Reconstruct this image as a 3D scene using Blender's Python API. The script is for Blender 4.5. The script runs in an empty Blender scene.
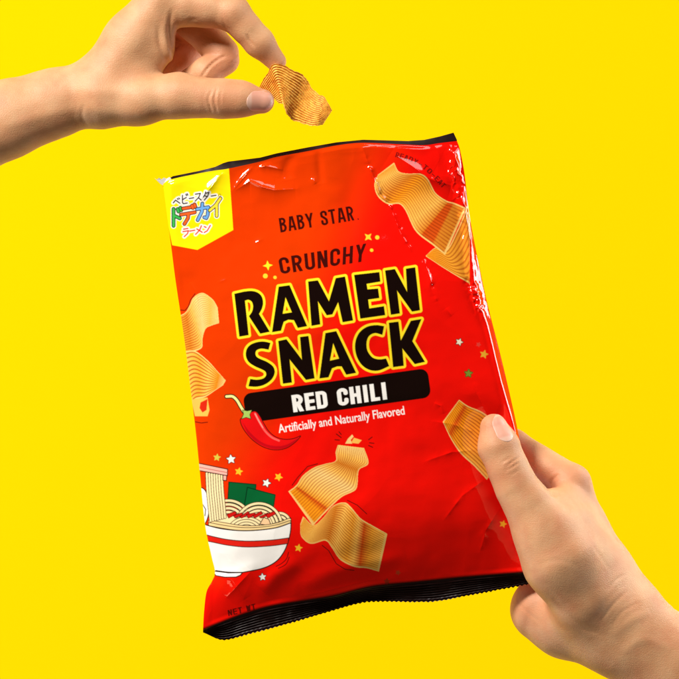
import bpy, math, random
import numpy as np
from mathutils import Vector
from mathutils.bvhtree import BVHTree

rng = np.random.default_rng(7)
random.seed(7)
scene = bpy.context.scene
COL = scene.collection

# ------------------------------------------------------------------ units
# Shapes are drawn in "units" of 0.45 mm: x right, y down, d towards the viewer.
S = 0.00045
CX = CY = 339.5
CAM_D = 1.5


def W(x, y, d):
    """unit coordinates -> metres (x right, y depth away, z up)"""
    x = np.asarray(x, float); y = np.asarray(y, float); d = np.asarray(d, float)
    f = (CAM_D - d * S) / CAM_D
    return np.stack([(x - CX) * S * f, -d * S + 0 * x, (CY - y) * S * f], -1)


def lin(r, g, b):
    o = []
    for c in (r, g, b):
        c /= 255.0
        o.append(c / 12.92 if c <= 0.04045 else ((c + 0.055) / 1.055) ** 2.4)
    return tuple(o)


def smoothstep(a, b, x):
    t = np.clip((x - a) / (b - a), 0, 1)
    return t * t * (3 - 2 * t)


# ------------------------------------------------------------------ noise
_LAT = rng.random((128, 128)).astype(np.float32)
_LAT3 = rng.random((48, 48, 48)).astype(np.float32)


def vnoise(x, y, seed=0):
    x = x + seed * 17.13; y = y + seed * 31.7
    xi = np.floor(x).astype(int); yi = np.floor(y).astype(int)
    fx = x - xi; fy = y - yi
    fx = fx * fx * fx * (fx * (fx * 6 - 15) + 10); fy = fy * fy * fy * (fy * (fy * 6 - 15) + 10)
    a = _LAT[xi % 128, yi % 128]; b = _LAT[(xi + 1) % 128, yi % 128]
    c = _LAT[xi % 128, (yi + 1) % 128]; e = _LAT[(xi + 1) % 128, (yi + 1) % 128]
    return (a * (1 - fx) + b * fx) * (1 - fy) + (c * (1 - fx) + e * fx) * fy - 0.5


def vnoise3(p):
    i = np.floor(p).astype(int); f = p - i
    f = f * f * (3 - 2 * f)
    o = 0
    for dx in (0, 1):
        for dy in (0, 1):
            for dz in (0, 1):
                w = (f[:, 0] if dx else 1 - f[:, 0]) * (f[:, 1] if dy else 1 - f[:, 1]) * (f[:, 2] if dz else 1 - f[:, 2])
                o = o + w * _LAT3[(i[:, 0] + dx) % 48, (i[:, 1] + dy) % 48, (i[:, 2] + dz) % 48]
    return o - 0.5


def fbm(x, y, f, n=3, seed=0):
    o = 0; a = 1
    for k in range(n):
        o = o + a * vnoise(x * f, y * f, seed + k); f *= 2.03; a *= 0.5
    return o


# ------------------------------------------------------------------ curves
def spline(pts, n=120):
    """Catmull-Rom through points, resampled evenly by index"""
    p = np.array(pts, float)
    q = np.vstack([2 * p[0] - p[1], p, 2 * p[-1] - p[-2]])
    m = len(p) - 1
    u = np.linspace(0, m - 1e-9, n); k = u.astype(int); t = (u - k)[:, None]
    a, b, c, e = q[k], q[k + 1], q[k + 2], q[k + 3]
    return 0.5 * (2 * b + (c - a) * t + (2 * a - 5 * b + 4 * c - e) * t ** 2 + (3 * b - a - 3 * c + e) * t ** 3)


def resample(pts, n):
    p = np.array(pts, float)
    l = np.r_[0, np.cumsum(np.linalg.norm(np.diff(p, axis=0), axis=1))]
    u = np.linspace(0, l[-1], n)
    return np.stack([np.interp(u, l, p[:, k]) for k in range(p.shape[1])], -1)


def seg_dist(X, Y, pts, closed=False, param=False):
    p = np.array(pts, float)
    if closed:
        p = np.vstack([p, p[:1]])
    best = np.full(X.shape, 1e9); bt = np.zeros(X.shape)
    n = len(p) - 1
    for i in range(n):
        ax, ay = p[i]; bx, by = p[i + 1]
        dx, dy = bx - ax, by - ay
        L = dx * dx + dy * dy + 1e-12
        t = np.clip(((X - ax) * dx + (Y - ay) * dy) / L, 0, 1)
        dd = (X - ax - t * dx) ** 2 + (Y - ay - t * dy) ** 2
        if param:
            bt = np.where(dd < best, (i + t) / n, bt)
        best = np.minimum(best, dd)
    return (np.sqrt(best), bt) if param else np.sqrt(best)


def poly_sdf(X, Y, loops):
    inside = np.zeros(X.shape, bool); best = np.full(X.shape, 1e9)
    for lp in loops:
        p = np.array(lp, float); q = np.roll(p, -1, axis=0)
        for (ax, ay), (bx, by) in zip(p, q):
            dx, dy = bx - ax, by - ay
            t = np.clip(((X - ax) * dx + (Y - ay) * dy) / (dx * dx + dy * dy + 1e-12), 0, 1)
            best = np.minimum(best, (X - ax - t * dx) ** 2 + (Y - ay - t * dy) ** 2)
            if ay != by:
                inside ^= ((ay > Y) != (by > Y)) & (X < (bx - ax) * (Y - ay) / (by - ay) + ax)
    d = np.sqrt(best)
    return np.where(inside, -d, d)


# ------------------------------------------------------------------ print canvas of the bag front
K = 3.2
BX0, BY0, BX1, BY1 = 150, 125, 548, 652
CW = int((BX1 - BX0) * K); CH = int((BY1 - BY0) * K)
gx, gy = np.meshgrid(BX0 + (np.arange(CW) + 0.5) / K, BY0 + (np.arange(CH) + 0.5) / K)
RED = np.array(lin(240, 13, 6)); ORANGE_REFLECTION = np.array(lin(222, 56, 2))
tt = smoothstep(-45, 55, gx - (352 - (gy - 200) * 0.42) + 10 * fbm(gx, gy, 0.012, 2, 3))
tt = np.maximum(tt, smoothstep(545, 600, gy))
canvas = (ORANGE_REFLECTION[None, None] * (1 - tt[..., None]) + RED[None, None] * tt[..., None]).astype(np.float32)  # orange towards upper left: a warm reflection painted into the red base colour
ident = np.zeros((CH, CW), np.int16)
ID_NAMES = ['front_panel']


def new_id(name):
    ID_NAMES.append(name); return len(ID_NAMES) - 1


def window(x0, y0, x1, y1):
    i0 = max(0, int((x0 - BX0) * K)); i1 = min(CW, int((x1 - BX0) * K) + 2)
    j0 = max(0, int((y0 - BY0) * K)); j1 = min(CH, int((y1 - BY0) * K) + 2)
    return slice(j0, j1), slice(i0, i1)


def blend(w, alpha, col, pid=None):
    a = np.clip(alpha, 0, 1)[..., None].astype(np.float32)
    col = np.asarray(col, np.float32)
    canvas[w] = canvas[w] * (1 - a) + col * a
    if pid is not None:
        m = a[..., 0] > 0.5
        ident[w][m] = pid


def bbox(pts, m):
    p = np.vstack([np.array(q, float) for q in pts])
    return window(p[:, 0].min() - m, p[:, 1].min() - m, p[:, 0].max() + m, p[:, 1].max() + m)


def fill(loops, col, pid=None, grow=0.0):
    w = bbox(loops, 2 + grow)
    blend(w, 0.5 - (poly_sdf(gx[w], gy[w], loops) - grow) * K * 0.8, col, pid)


def stroke(pts, width, col, pid=None, closed=False):
    w = bbox([pts], 2 + width)
    blend(w, 0.5 - (seg_dist(gx[w], gy[w], pts, closed) - width / 2) * K * 0.8, col, pid)


def outlined(pts, col, lw=1.0, lc=(0.02, 0.008, 0.006), pid=None):
    fill([pts], col, pid); stroke(pts, lw, lc, pid, True)


BLACK = lin(18, 6, 6); BROWN = lin(62, 10, 8); WHITE = lin(250, 246, 240)
YEL = lin(255, 226, 40)


def T(pts, x0, y0, s):
    return [(x0 + x / s, y0 + y / s) for x, y in pts]


# ---- chip prints: strips between two edges, ribs running along the strip
def chip_print(A, B, ribs, stops, pid=None, rib_dark=0.74, rim=True):
    n, m = 900, 700
    a = spline(A, n); b = spline(B, n)
    v = np.linspace(0, 1, m)[None, :, None]
    P = a[:, None] * (1 - v) + b[:, None] * v
    u = np.linspace(0, 1, n)
    ramp = np.stack([np.interp(u, [s[0] for s in stops], [s[1][k] for s in stops]) for k in range(3)], -1)
    amt = np.interp(u, [s[0] for s in stops], [s[2] for s in stops])[:, None]
    vv = v[0, :, 0][None]
    r = 0.5 - 0.5 * np.cos(2 * np.pi * vv * ribs + 0.35 * np.sin(u[:, None] * 9))
    groove = smoothstep(0.52, 0.95, r) * amt
    dark = np.array(lin(168, 54, 8))
    c = ramp[:, None] * (1 - rib_dark * groove[..., None]) + dark * rib_dark * groove[..., None]
    c = c * (1 + 0.16 * (1 - r)[..., None] * amt[..., None])
    if rim:
        e = np.minimum(vv, 1 - vv) + 0 * u[:, None]
        e2 = np.minimum(u, 1 - u)[:, None] + 0 * vv
        k = np.maximum(smoothstep(0.04, 0.015, e), smoothstep(0.022, 0.008, e2))[..., None]
        c = c * (1 - k) + np.array(lin(247, 200, 112)) * k
    j = np.clip(((P[..., 1] - BY0) * K).astype(int), 0, CH - 1); i = np.clip(((P[..., 0] - BX0) * K).astype(int), 0, CW - 1)
    canvas[j, i] = c
    ident[j, i] = pid


TAN = lin(250, 188, 84); TAN2 = lin(238, 158, 46); ORG = lin(240, 146, 24); DRED = lin(206, 76, 18); BRN = lin(214, 128, 36)
PALE = lin(248, 208, 128)
dk = lin(92, 12, 10)

# large chip, upper right of the bag
id_chip = new_id('chip_print')
f = lambda p: T(p, 370, 160, 5.22)
chip_print(f([(520, 215), (455, 370), (400, 470), (345, 458), (292, 500)]), f([(520, 650), (512, 640), (455, 606), (380, 560), (292, 502)]), 9,
           [(0, BRN, .8), (.5, TAN2, .8), (1, ORG, .7)], id_chip)
chip_print(f([(125, 15), (150, 60), (200, 72), (262, 72), (302, 100), (342, 172), (398, 212), (440, 225), (500, 250)]),
           f([(42, 78), (24, 130), (42, 190), (95, 230), (150, 228), (185, 262), (240, 372), (330, 445), (392, 495)]), 15,
           [(0, TAN2, .6), (.12, TAN, .5), (.3, BRN, 1), (.4, ORG, 1), (.55, TAN2, .8), (.7, TAN, .6), (.78, BRN, .8), (.79, DRED, 1), (.86, DRED, 1), (.88, BRN, .6), (1, BRN, .8)], id_chip)
id_chip = new_id('chip_print')
# two chips left of the title
f = lambda p: T(p, 170, 280, 4.0)
chip_print(f([(20, 150), (60, 132), (78, 105), (95, 70), (130, 52), (170, 78), (190, 110)]),
           f([(20, 300), (75, 290), (125, 272), (130, 232), (142, 195), (165, 182), (196, 172)]), 17,
           [(0, TAN2, .9), (.2, BRN, 1), (.36, TAN, .8), (.6, PALE, .5), (.8, TAN, .6), (1, PALE, .5)], id_chip)
chip_print(f([(60, 285), (100, 284), (150, 322), (190, 366), (222, 402)]),
           f([(70, 520), (100, 480), (140, 468), (175, 445), (212, 420)]), 12,
           [(0, TAN, 1), (.35, TAN2, 1), (.55, TAN, 1), (.8, ORG, .9), (1, PALE, .6)], id_chip)
fill([f([(85, 478), (150, 470), (158, 520), (150, 545), (100, 545)])], TAN, id_chip)
fill([f([(122, 490), (150, 476), (146, 520), (130, 530), (118, 512)])], lin(214, 40, 20), id_chip)
stroke(f([(42, 120), (60, 122), (74, 105), (82, 80), (100, 55)]), 0.8, dk)
stroke(f([(100, 567), (125, 572), (150, 569)]), 0.8, dk)
# two chips bottom centre
id_chip = new_id('chip_print')
f = lambda p: T(p, 270, 430, 4.523)
chip_print(f([(150, 392), (196, 430), (240, 398), (285, 345), (335, 328), (366, 350), (410, 400), (462, 432), (530, 470)]),
           f([(138, 425), (142, 480), (185, 514), (250, 500), (280, 532), (318, 586), (380, 618), (440, 625), (492, 640)]), 19,
           [(0, TAN2, .5), (.2, TAN, .7), (.42, BRN, 1), (.55, TAN, .8), (.68, TAN2, .9), (.74, TAN, .7), (.8, DRED, .9), (.88, TAN2, .8), (1, TAN, .6)], id_chip)
chip_print(f([(308, 68), (298, 100), (297, 140), (250, 154), (200, 170), (150, 206), (120, 250), (84, 278)]),
           f([(425, 82), (444, 150), (402, 180), (396, 235), (384, 272), (325, 302), (272, 350), (194, 432)]), 15,
           [(0, PALE, .7), (.15, TAN, .8), (.3, BRN, 1), (.45, TAN, .8), (.6, PALE, .7), (.8, TAN, .8), (.86, TAN2, .9), (.88, DRED, 1), (.92, ORG, .7), (1, ORG, .6)], id_chip)
stroke(f([(100, 250), (125, 215), (170, 165), (215, 153)]), 0.8, dk)
stroke(f([(350, 318), (395, 340), (438, 380)]), 0.8, dk)
stroke(f([(236, 522), (265, 545), (300, 605), (340, 630), (380, 635)]), 0.8, dk)
id_crumb = new_id('crumb_print')
fill([f([(340, 62), (352, 40), (372, 20), (378, 30), (365, 45), (372, 62)])], PALE, id_crumb)
fill([f([(366, 58), (380, 35), (415, 46), (400, 62)])], TAN, id_crumb)
for q in ([(300, 18), (322, 34)], [(294, 44), (314, 46)], [(462, 32), (446, 44)], [(470, 60), (450, 58)], [(464, 78), (446, 70)], [(312, 8), (322, 20)]):
    stroke(f(q), 0.9, dk)
# chip under the thumb
id_chip = new_id('chip_print')
f = lambda p: T(p, 430, 340, 6.17)
chip_print(f([(180, 370), (235, 408), (330, 450), (420, 530), (520, 640)]), f([(80, 505), (130, 610), (190, 700), (270, 775), (350, 860)]), 15,
           [(0, ORG, .7), (.12, ORG, .8), (.2, DRED, .9), (.3, ORG, 1), (.6, TAN2, .9), (1, TAN, .7)], id_chip)

# ---- corner badge
id_badge = new_id('corner_badge')
fill([[(158, 176), (228.6, 164), (229.2, 172), (233.3, 230), (197.4, 249.9), (172.2, 245.2), (166, 215)]], lin(255, 232, 12), id_badge)

KATA = {
    'be': [[(0, .4), (.35, .75), (1, .15)], [(.62, .95), (.72, .8)], [(.84, 1), (.94, .85)]],
    'bi': [[(.15, .95), (.15, .2), (.3, .08), (.9, .08)], [(.15, .5), (.75, .66)], [(.7, 1), (.78, .85)], [(.9, 1.03), (.98, .88)]],
    'ー': [[(0, .5), (1, .5)]],
    'su': [[(.1, .92), (.85, .92), (.6, .45), (.05, .05)], [(.55, .42), (.95, .05)]],
    'ta': [[(.4, 1), (.3, .7), (.05, .4)], [(.35, .82), (.9, .82), (.7, .4), (.2, 0)], [(.3, .5), (.65, .35)]],
    'do': [[(.25, 1), (.25, 0)], [(.25, .62), (.8, .38)], [(.6, .95), (.68, .8)], [(.84, 1), (.92, .85)]],
    'de': [[(.15, .92), (.65, .92)], [(0, .58), (1, .58)], [(.55, .58), (.5, .3), (.25, 0)], [(.8, 1), (.86, .86)], [(.98, 1.05), (1.04, .9)]],
    'ka': [[(.05, .7), (.9, .7), (.85, .2), (.75, .03), (.6, .1)], [(.45, 1), (.42, .5), (.1, 0)]],
    'i': [[(.85, 1), (.5, .65), (.05, .4)], [(.57, .7), (.57, 0)]],
    'ra': [[(.2, .95), (.8, .95)], [(.1, .65), (.9, .65), (.75, .3), (.3, 0)]],
    'me': [[(.8, 1), (.6, .5), (.1, .02)], [(.25, .7), (.9, .15)]],
    'n': [[(.1, .85), (.35, .7)], [(.1, .05), (.5, .2), (.95, .85)]],
}
f = lambda p: T(p, 155, 165, 7.54)


def kata(name, x0, y0, x1, y1, tilt=-0.17):
    """strokes of one character in the zoomed box, tilted"""
    out = []
    for st in KATA[name]:
        out.append(f([(x0 + u * (x1 - x0), y1 + v * (y0 - y1) + tilt * (u - .5) * (x1 - x0)) for u, v in st]))
    return out


top = [('be', 138, 252, 188, 300), ('bi', 200, 222, 248, 296), ('ー', 258, 225, 292, 275), ('su', 300, 212, 350, 272), ('ta', 362, 200, 412, 262), ('ー', 424, 205, 460, 258)]
mid = [('do', 118, 328, 205, 455, lin(60, 180, 80)), ('de', 196, 312, 300, 440, lin(250, 100, 40)), ('ka', 312, 290, 412, 408, lin(110, 170, 235)), ('i', 408, 258, 508, 385, lin(255, 226, 60))]
low = [('ra', 205, 478, 258, 538), ('ー', 262, 470, 300, 520), ('me', 300, 462, 362, 520), ('n', 366, 452, 420, 508)]
for c in top + low:
    for st in kata(*c[:5]):
        stroke(st, 4.0, WHITE, id_badge)
for c in mid:
    for st in kata(*c[:5]):
        stroke(st, 5.6, WHITE, id_badge)
for c in top:
    for st in kata(*c):
        stroke(st, 1.15, BLACK, id_badge)
for c in mid:
    for st in kata(*c[:5]):
        stroke(st, 4.0, BLACK, id_badge)
    for st in kata(*c[:5]):
        stroke(st, 2.4, c[5], id_badge)
for c in low:
    for st in kata(*c):
        stroke(st, 1.25, lin(226, 50, 24), id_badge)
stroke([(x, y) for x, y in [(219.6 + 1.3 * math.cos(a), 195.3 + 1.3 * math.sin(a)) for a in np.linspace(0, 6.28, 12)]], 0.5, lin(120, 110, 10), id_badge)

# ---- condensed capitals drawn with strokes, clipped square
GL = {}


def arc(cx, cy, rx, ry, a0, a1, n=10):
    return [(cx + rx * math.cos(math.radians(a)), cy + ry * math.sin(math.radians(a))) for a in np.linspace(a0, a1, n)]


def glyph(ch, w, h):
    l, r, b, t = h, w - h, h, 1 - h
    m = w / 2; q = (r - l) / 2 * 0.95
    if ch == 'A': return [[(l * .75, -.1), (m - .03, 1.1)], [(m + .03, 1.1), (w - l * .75, -.1)], [(l + .05, .28), (r - .05, .28)]]
    if ch == 'B': return [[(l, -.1), (l, 1.1)], [(l, t), (m, t)] + arc(r - .16, .76, .14, .76 + h - 1 and t - .76, 90, -90, 8) + [(m, .53), (l, .53)], [(m, .53)] + arc(r - .16, (.53 + b) / 2, .16, (.53 - b) / 2, 90, -90, 8) + [(l, b)]]
    if ch == 'C': return [[(r, .68)] + [(r, t - q)] + arc(m, t - q, (r - l) / 2, q, 0, 180) + arc(m, b + q, (r - l) / 2, q, 180, 360) + [(r, .32)]]
    if ch == 'D': return [[(l, -.1), (l, 1.1)], [(l, t), (m, t)] + arc(r - q, t - q, q, q, 90, 0, 6) + arc(r - q, b + q, q, q, 0, -90, 6) + [(l, b)]]
    if ch == 'E': return [[(l, -.1), (l, 1.1)], [(l, t), (w + .1, t)], [(l, .5), (w * .88, .5)], [(l, b), (w + .1, b)]]
    if ch == 'F': return [[(l, -.1), (l, 1.1)], [(l, t), (w + .1, t)], [(l, .5), (w * .88, .5)]]
    if ch == 'H': return [[(l, -.1), (l, 1.1)], [(r, -.1), (r, 1.1)], [(l, .5), (r, .5)]]
    if ch == 'I': return [[(m, -.1), (m, 1.1)]]
    if ch == 'L': return [[(l, -.1), (l, 1.1)], [(l, b), (w + .1, b)]]
    if ch == 'N': return [[(l, -.1), (l, 1.1)], [(r, -.1), (r, 1.1)], [(l - .02, 1.12), (r + .02, -.12)]]
    if ch == 'O': return [arc(m, t - q, (r - l) / 2, q, 0, 180) + arc(m, b + q, (r - l) / 2, q, 180, 360) + [(r, t - q)]]
    if ch == 'R': return [[(l, -.1), (l, 1.1)], [(l, t), (m, t)] + arc(r - .17, (t + .48) / 2, .17, (t - .48) / 2, 90, -90, 8) + [(l, .48)], [(m, .48), (w - l * .8, -.1)]]
    if ch == 'S': return [[(r, .7)] + [(r, t - q * .8)] + arc(m, t - q * .9, (r - l) / 2, q * .9, 0, 180) + [(l + .01, .64), (m, .52), (r - .01, .38)] + arc(m, b + q * .9, (r - l) / 2, q * .9, 0, -180) + [(l, .3)]]
    if ch == 'T': return [[(-.1, t), (w + .1, t)], [(m, -.1), (m, 1.1)]]
    if ch == 'U': return [[(l, 1.1), (l, b + q)] + arc(m, b + q, (r - l) / 2, q, 180, 360) + [(r, 1.1)]]
    if ch == 'W': return [[(l * .7, 1.1), (w * .28, -.05), (m, .8), (w * .72, -.05), (w - l * .7, 1.1)]]
    if ch == 'Y': return [[(l * .5, 1.1), (m, .42), (w - l * .5, 1.1)], [(m, .45), (m, -.1)]]
    if ch == '-': return [[(w * .2, .45), (w * .8, .45)]]
    return []


def caps(text, p0, p1, p0t, p1t, hw, col, pid, w=.46, gap=.09, widths={}):
    """text on a quad: baseline p0->p1, cap line p0t->p1t"""
    adv = [widths.get(c, w) for c in text]
    total = sum(adv) + gap * (len(text) - 1)
    p0, p1, p0t, p1t = [np.array(p, float) for p in (p0, p1, p0t, p1t)]
    x = 0
    for c, a in zip(text, adv):
        st = glyph(c, a, hw)
        if st:
            # local affine frame of this letter
            k0, k1 = x / total, (x + a) / total
            o = p0 + (p1 - p0) * k0; ex = (p1 - p0) * (k1 - k0) / a
            km = (k0 + k1) / 2
            ey = (p0t + (p1t - p0t) * km) - (p0 + (p1 - p0) * km)
            quad = [o, o + ex * a, o + ey, o + ex * a + ey]
            wn = bbox([quad], 2)
            Xd, Yd = gx[wn] - o[0], gy[wn] - o[1]
            det = ex[0] * ey[1] - ex[1] * ey[0]
            U = (Xd * ey[1] - Yd * ey[0]) / det; V = (Yd * ex[0] - Xd * ex[1]) / det
            d = np.full(U.shape, 9.0)
            for s_ in st:
                d = np.minimum(d, seg_dist(U, V, s_))
            d = d - hw
            d = np.maximum(d, np.maximum(np.maximum(-V, V - 1), np.maximum(-U, U - a)))
            sc_ = math.sqrt(abs(det))
            blend(wn, 0.5 - d * sc_ * K * 0.8, col, pid)
        x += a + gap


id_brand = new_id('brand_lettering')
caps('BABY STAR', (280.6, 232.6), (354.8, 220.3), (278.6, 218.3), (352.2, 205.8), .074, BROWN, id_brand, .43, .1, {' ': .26, 'A': .5, 'Y': .5})
stroke([(358, 219), (358.3, 219.2)], 1.3, BROWN, id_brand)
id_sub = new_id('subtitle_lettering')
caps('CRUNCHY', (281, 274.3), (364.8, 261.4), (277.6, 258.2), (366.6, 243.2), .082, BROWN, id_sub, .5, .11)

# ---- title lettering, traced letter by letter
id_title = new_id('title_lettering')
r1 = lambda p: T(p, 225, 275, 6.79)
r2 = lambda p: T(p, 310, 255, 5.658)
r3 = lambda p: T(p, 235, 315, 6.79)
r4 = lambda p: T(p, 320, 300, 5.904)


def smooth(pts):
    """close-sampled Catmull-Rom of an open run of points"""
    return [tuple(q) for q in spline(pts, len(pts) * 6)]


LET = [
    [r1([(64, 128), (130, 113)]) + smooth(r1([(130, 113), (180, 109), (222, 120), (249, 147), (258, 187), (251, 226), (231, 265)])) + r1([(303, 385), (240, 398), (163, 280)]) + smooth(r1([(163, 280), (184, 248), (191, 212), (182, 181), (160, 168), (135, 174)])) + r1([(160, 408), (98, 418)])],
    [r1([(365, 80), (438, 70), (557, 347), (495, 359), (468, 306), (430, 303), (398, 318), (380, 378), (320, 388)]), r1([(411, 150), (455, 254), (391, 264)])],
    [[(308.2, 281.6), (317.8, 280.4), (329, 301.5), (335.8, 278.2), (345, 276.6), (353, 320.4), (342.7, 322.2), (338.2, 302), (332.3, 314.3), (326.8, 315.2), (317.8, 301), (320.2, 324.3), (311.6, 325.8)]],
    [r2([(250, 113), (392, 97), (398, 150), (320, 163), (325, 195), (385, 190), (392, 243), (329, 252), (335, 303), (418, 290), (425, 340), (285, 360)])],
    [r2([(425, 88), (480, 80), (550, 210), (543, 78), (595, 70), (622, 312), (578, 320), (492, 200), (508, 330), (458, 338)])],
    [smooth(r3([(240, 190), (228, 235)]))[:1] + smooth(r3([(228, 235), (180, 228), (146, 240), (139, 266), (155, 291), (215, 318), (258, 350), (269, 390), (250, 435), (205, 470), (150, 486), (92, 484)])) + smooth(r3([(104, 435), (150, 440), (195, 430), (212, 405), (200, 378), (140, 350), (95, 320), (75, 280), (79, 235), (105, 203), (150, 185), (195, 181), (240, 190)]))],
    [r3([(294, 177), (349, 165), (455, 305), (442, 150), (498, 143), (540, 430), (482, 440), (370, 300), (386, 458), (326, 466)])],
    [[(325.5, 333.2), (336.2, 331.2), (356, 372.8), (346.3, 374.6), (341.7, 366.3), (337, 366.4), (332, 368.3), (328.5, 377.2), (319.5, 378.4)], [(333.2, 343), (339.2, 358.7), (329.8, 360.8)]],
    [smooth(r4([(378, 155), (330, 149), (275, 160), (230, 197), (208, 257), (215, 325), (245, 380), (290, 411), (345, 416), (408, 390)])) + smooth(r4([(390, 346), (350, 351), (310, 340), (280, 300), (275, 250), (290, 212), (325, 195), (368, 205)]))],
    [r4([(407, 135), (463, 128), (477, 240), (537, 123), (598, 113), (545, 243), (619, 365), (560, 378), (486, 285), (494, 388), (432, 396)])],
]
for L in LET:
    fill(L, YEL, id_title, grow=2.55)
for L in LET:
    fill(L, BLACK, id_title, grow=0.1)

# ---- flavour banner
id_band = new_id('flavor_banner')
ang = math.radians(-8.0)


def rrect(cx, cy, w, h, r, ang):
    p = []
    for sx, sy, a0 in ((1, 1, 0), (-1, 1, 90), (-1, -1, 180), (1, -1, 270)):
        for a in np.linspace(a0, a0 + 90, 7):
            p.append((sx * (w / 2 - r) + r * math.cos(math.radians(a)), sy * (h / 2 - r) + r * math.sin(math.radians(a))))
    c, s = math.cos(ang), math.sin(ang)
    return [(cx + x * c - y * s, cy + x * s + y * c) for x, y in p]


fill([rrect(337, 395.6, 186.5, 29.5, 8, ang)], BLACK, id_band)
caps('RED CHILI', (293.5, 412.4), (388, 399.2), (291.2, 395.3), (386, 382), .098, WHITE, id_band, .5, .085, {' ': .3, 'I': .27, 'L': .42, 'E': .44})

# ---- small line of text from the built-in font
id_small = new_id('flavor_note')


def font_segments(text, p0, p1, xh, bold):
    cu = bpy.data.curves.new('tmp', 'FONT'); cu.body = text; cu.offset = 0
    ob = bpy.data.objects.new('tmp', cu); COL.objects.link(ob)
    dg = bpy.context.evaluated_depsgraph_get()
    me = bpy.data.meshes.new_from_object(ob.evaluated_get(dg))
    v = np.array([q.co[:2] for q in me.vertices])
    cnt = {}
    for pl in me.polygons:
        for e in pl.edge_keys:
            cnt[e] = cnt.get(e, 0) + 1
    seg = [(v[a], v[b]) for (a, b), c in cnt.items() if c == 1]
    bpy.data.objects.remove(ob); bpy.data.meshes.remove(me); bpy.data.curves.remove(cu)
    x0 = v[:, 0].min(); x1 = v[:, 0].max()
    p0 = np.array(p0, float); p1 = np.array(p1, float)
    ex = (p1 - p0) / (x1 - x0); n = np.array([ex[1], -ex[0]]) / np.linalg.norm(ex)
    ey = n * xh / 0.70
    tr = lambda q: p0 + ex * (q[0] - x0) + ey * q[1]
    return [(tr(a), tr(b)) for a, b in seg]


def paint_segments(segs, col, grow, pid):
    pts = np.array([q for s_ in segs for q in s_])
    w = bbox([pts], 2 + grow)
    X, Y = gx[w], gy[w]
    inside = np.zeros(X.shape, bool); best = np.full(X.shape, 1e9)
    for a, b in segs:
        # only columns near the segment for distance; rows for the crossing test
        c0 = max(0, int((min(a[0], b[0]) - 2 - X[0, 0]) * K)); c1 = int((max(a[0], b[0]) + 2 - X[0, 0]) * K) + 1
        r0 = max(0, int((min(a[1], b[1]) - 2 - Y[0, 0]) * K)); r1_ = int((max(a[1], b[1]) + 2 - Y[0, 0]) * K) + 1
        xs, ys = X[r0:r1_, c0:c1], Y[r0:r1_, c0:c1]
        dx, dy = b - a
        t = np.clip(((xs - a[0]) * dx + (ys - a[1]) * dy) / (dx * dx + dy * dy + 1e-12), 0, 1)
        best[r0:r1_, c0:c1] = np.minimum(best[r0:r1_, c0:c1], (xs - a[0] - t * dx) ** 2 + (ys - a[1] - t * dy) ** 2)
        if dy != 0:
            xs, ys = X[r0:r1_, :c1], Y[r0:r1_, :c1]
            inside[r0:r1_, :c1] ^= ((a[1] > ys) != (b[1] > ys)) & (xs < dx * (ys - a[1]) / dy + a[0])
    d = np.sqrt(best); d = np.where(inside, -d, d) - grow
    blend(w, 0.5 - d * K * 0.8, col, pid)


paint_segments(font_segments('Artificially and Naturally Flavored', (279, 432.9), (404.8, 414.3), 8.6, 0), WHITE, 0.12, id_small)
# claim along the upper right corner, and the weight line at the foot
id_small = new_id('claim_lettering')
RTE = spline([(395, 157), (408, 161), (422, 168), (434, 179), (443, 189)], 13)
for k, ch in enumerate('READY-TO-EAT'):
    a, b = RTE[k], RTE[k + 1]
    e = (b - a); n = np.array([e[1], -e[0]]); n = n / np.linalg.norm(n) * 5.2
    caps(ch, a, a + e * .82, a + n, a + e * .82 + n, .085, lin(120, 14, 12), id_small, .5)
id_small = new_id('weight_lettering')
caps('NET WT', (228.5, 616.2), (256, 609.5), (227.5, 610.2), (255, 603.5), .085, lin(96, 8, 8), id_small, .5, .12, {' ': .3})

# ---- chili pepper
id_chili = new_id('chili_print')
f = lambda p: T(p, 220, 380, 6.79)
body = smooth(f([(160, 262), (140, 268), (150, 310), (185, 365), (235, 415), (300, 455), (375, 472), (450, 460), (510, 420), (545, 382)])) + smooth(f([(545, 382), (500, 400), (440, 405), (380, 390), (330, 350), (295, 295), (268, 245), (240, 215), (205, 222)]))
fill([body], BROWN, id_chili, 0.75)
fill([body], lin(232, 16, 20), id_chili)
fill([smooth(f([(150, 280), (200, 350), (280, 420), (370, 448), (450, 440), (530, 395), (505, 422), (450, 458), (375, 468), (300, 450), (235, 410), (185, 360)]))], lin(196, 8, 22), id_chili)
stroke(smooth(f([(238, 228), (268, 285), (305, 345), (350, 388), (400, 412)])), 2.0, lin(255, 96, 90), id_chili)
stroke(smooth(f([(240, 232), (262, 275), (290, 322)])), 1.2, lin(255, 150, 140), id_chili)
stem = smooth(f([(44, 112), (85, 112), (115, 138), (140, 180), (162, 215)]))
stroke(stem, 4.4, BLACK, id_chili); stroke(stem, 2.6, lin(240, 234, 150), id_chili)
cal = f([(155, 205), (185, 212), (215, 205), (200, 235), (208, 262), (178, 252), (148, 262), (162, 232)])
fill([cal], BLACK, id_chili, 0.6); fill([cal], lin(168, 200, 96), id_chili)

# ---- noodle bowl
id_bowl = new_id('noodle_bowl_print')
f = lambda p: T(p, 190, 460, 5.227)
CREAM = lin(250, 226, 172); LINE = lin(40, 20, 14)
# egg, left
outlined(f([(58 + 42 * math.cos(a), 245 + 100 * math.sin(a)) for a in np.linspace(0, 6.28, 40)]), WHITE, 1.0, LINE, id_bowl)
stroke(f([(66, 232), (82, 258), (78, 292)]), 0.9, LINE, id_bowl)
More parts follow.
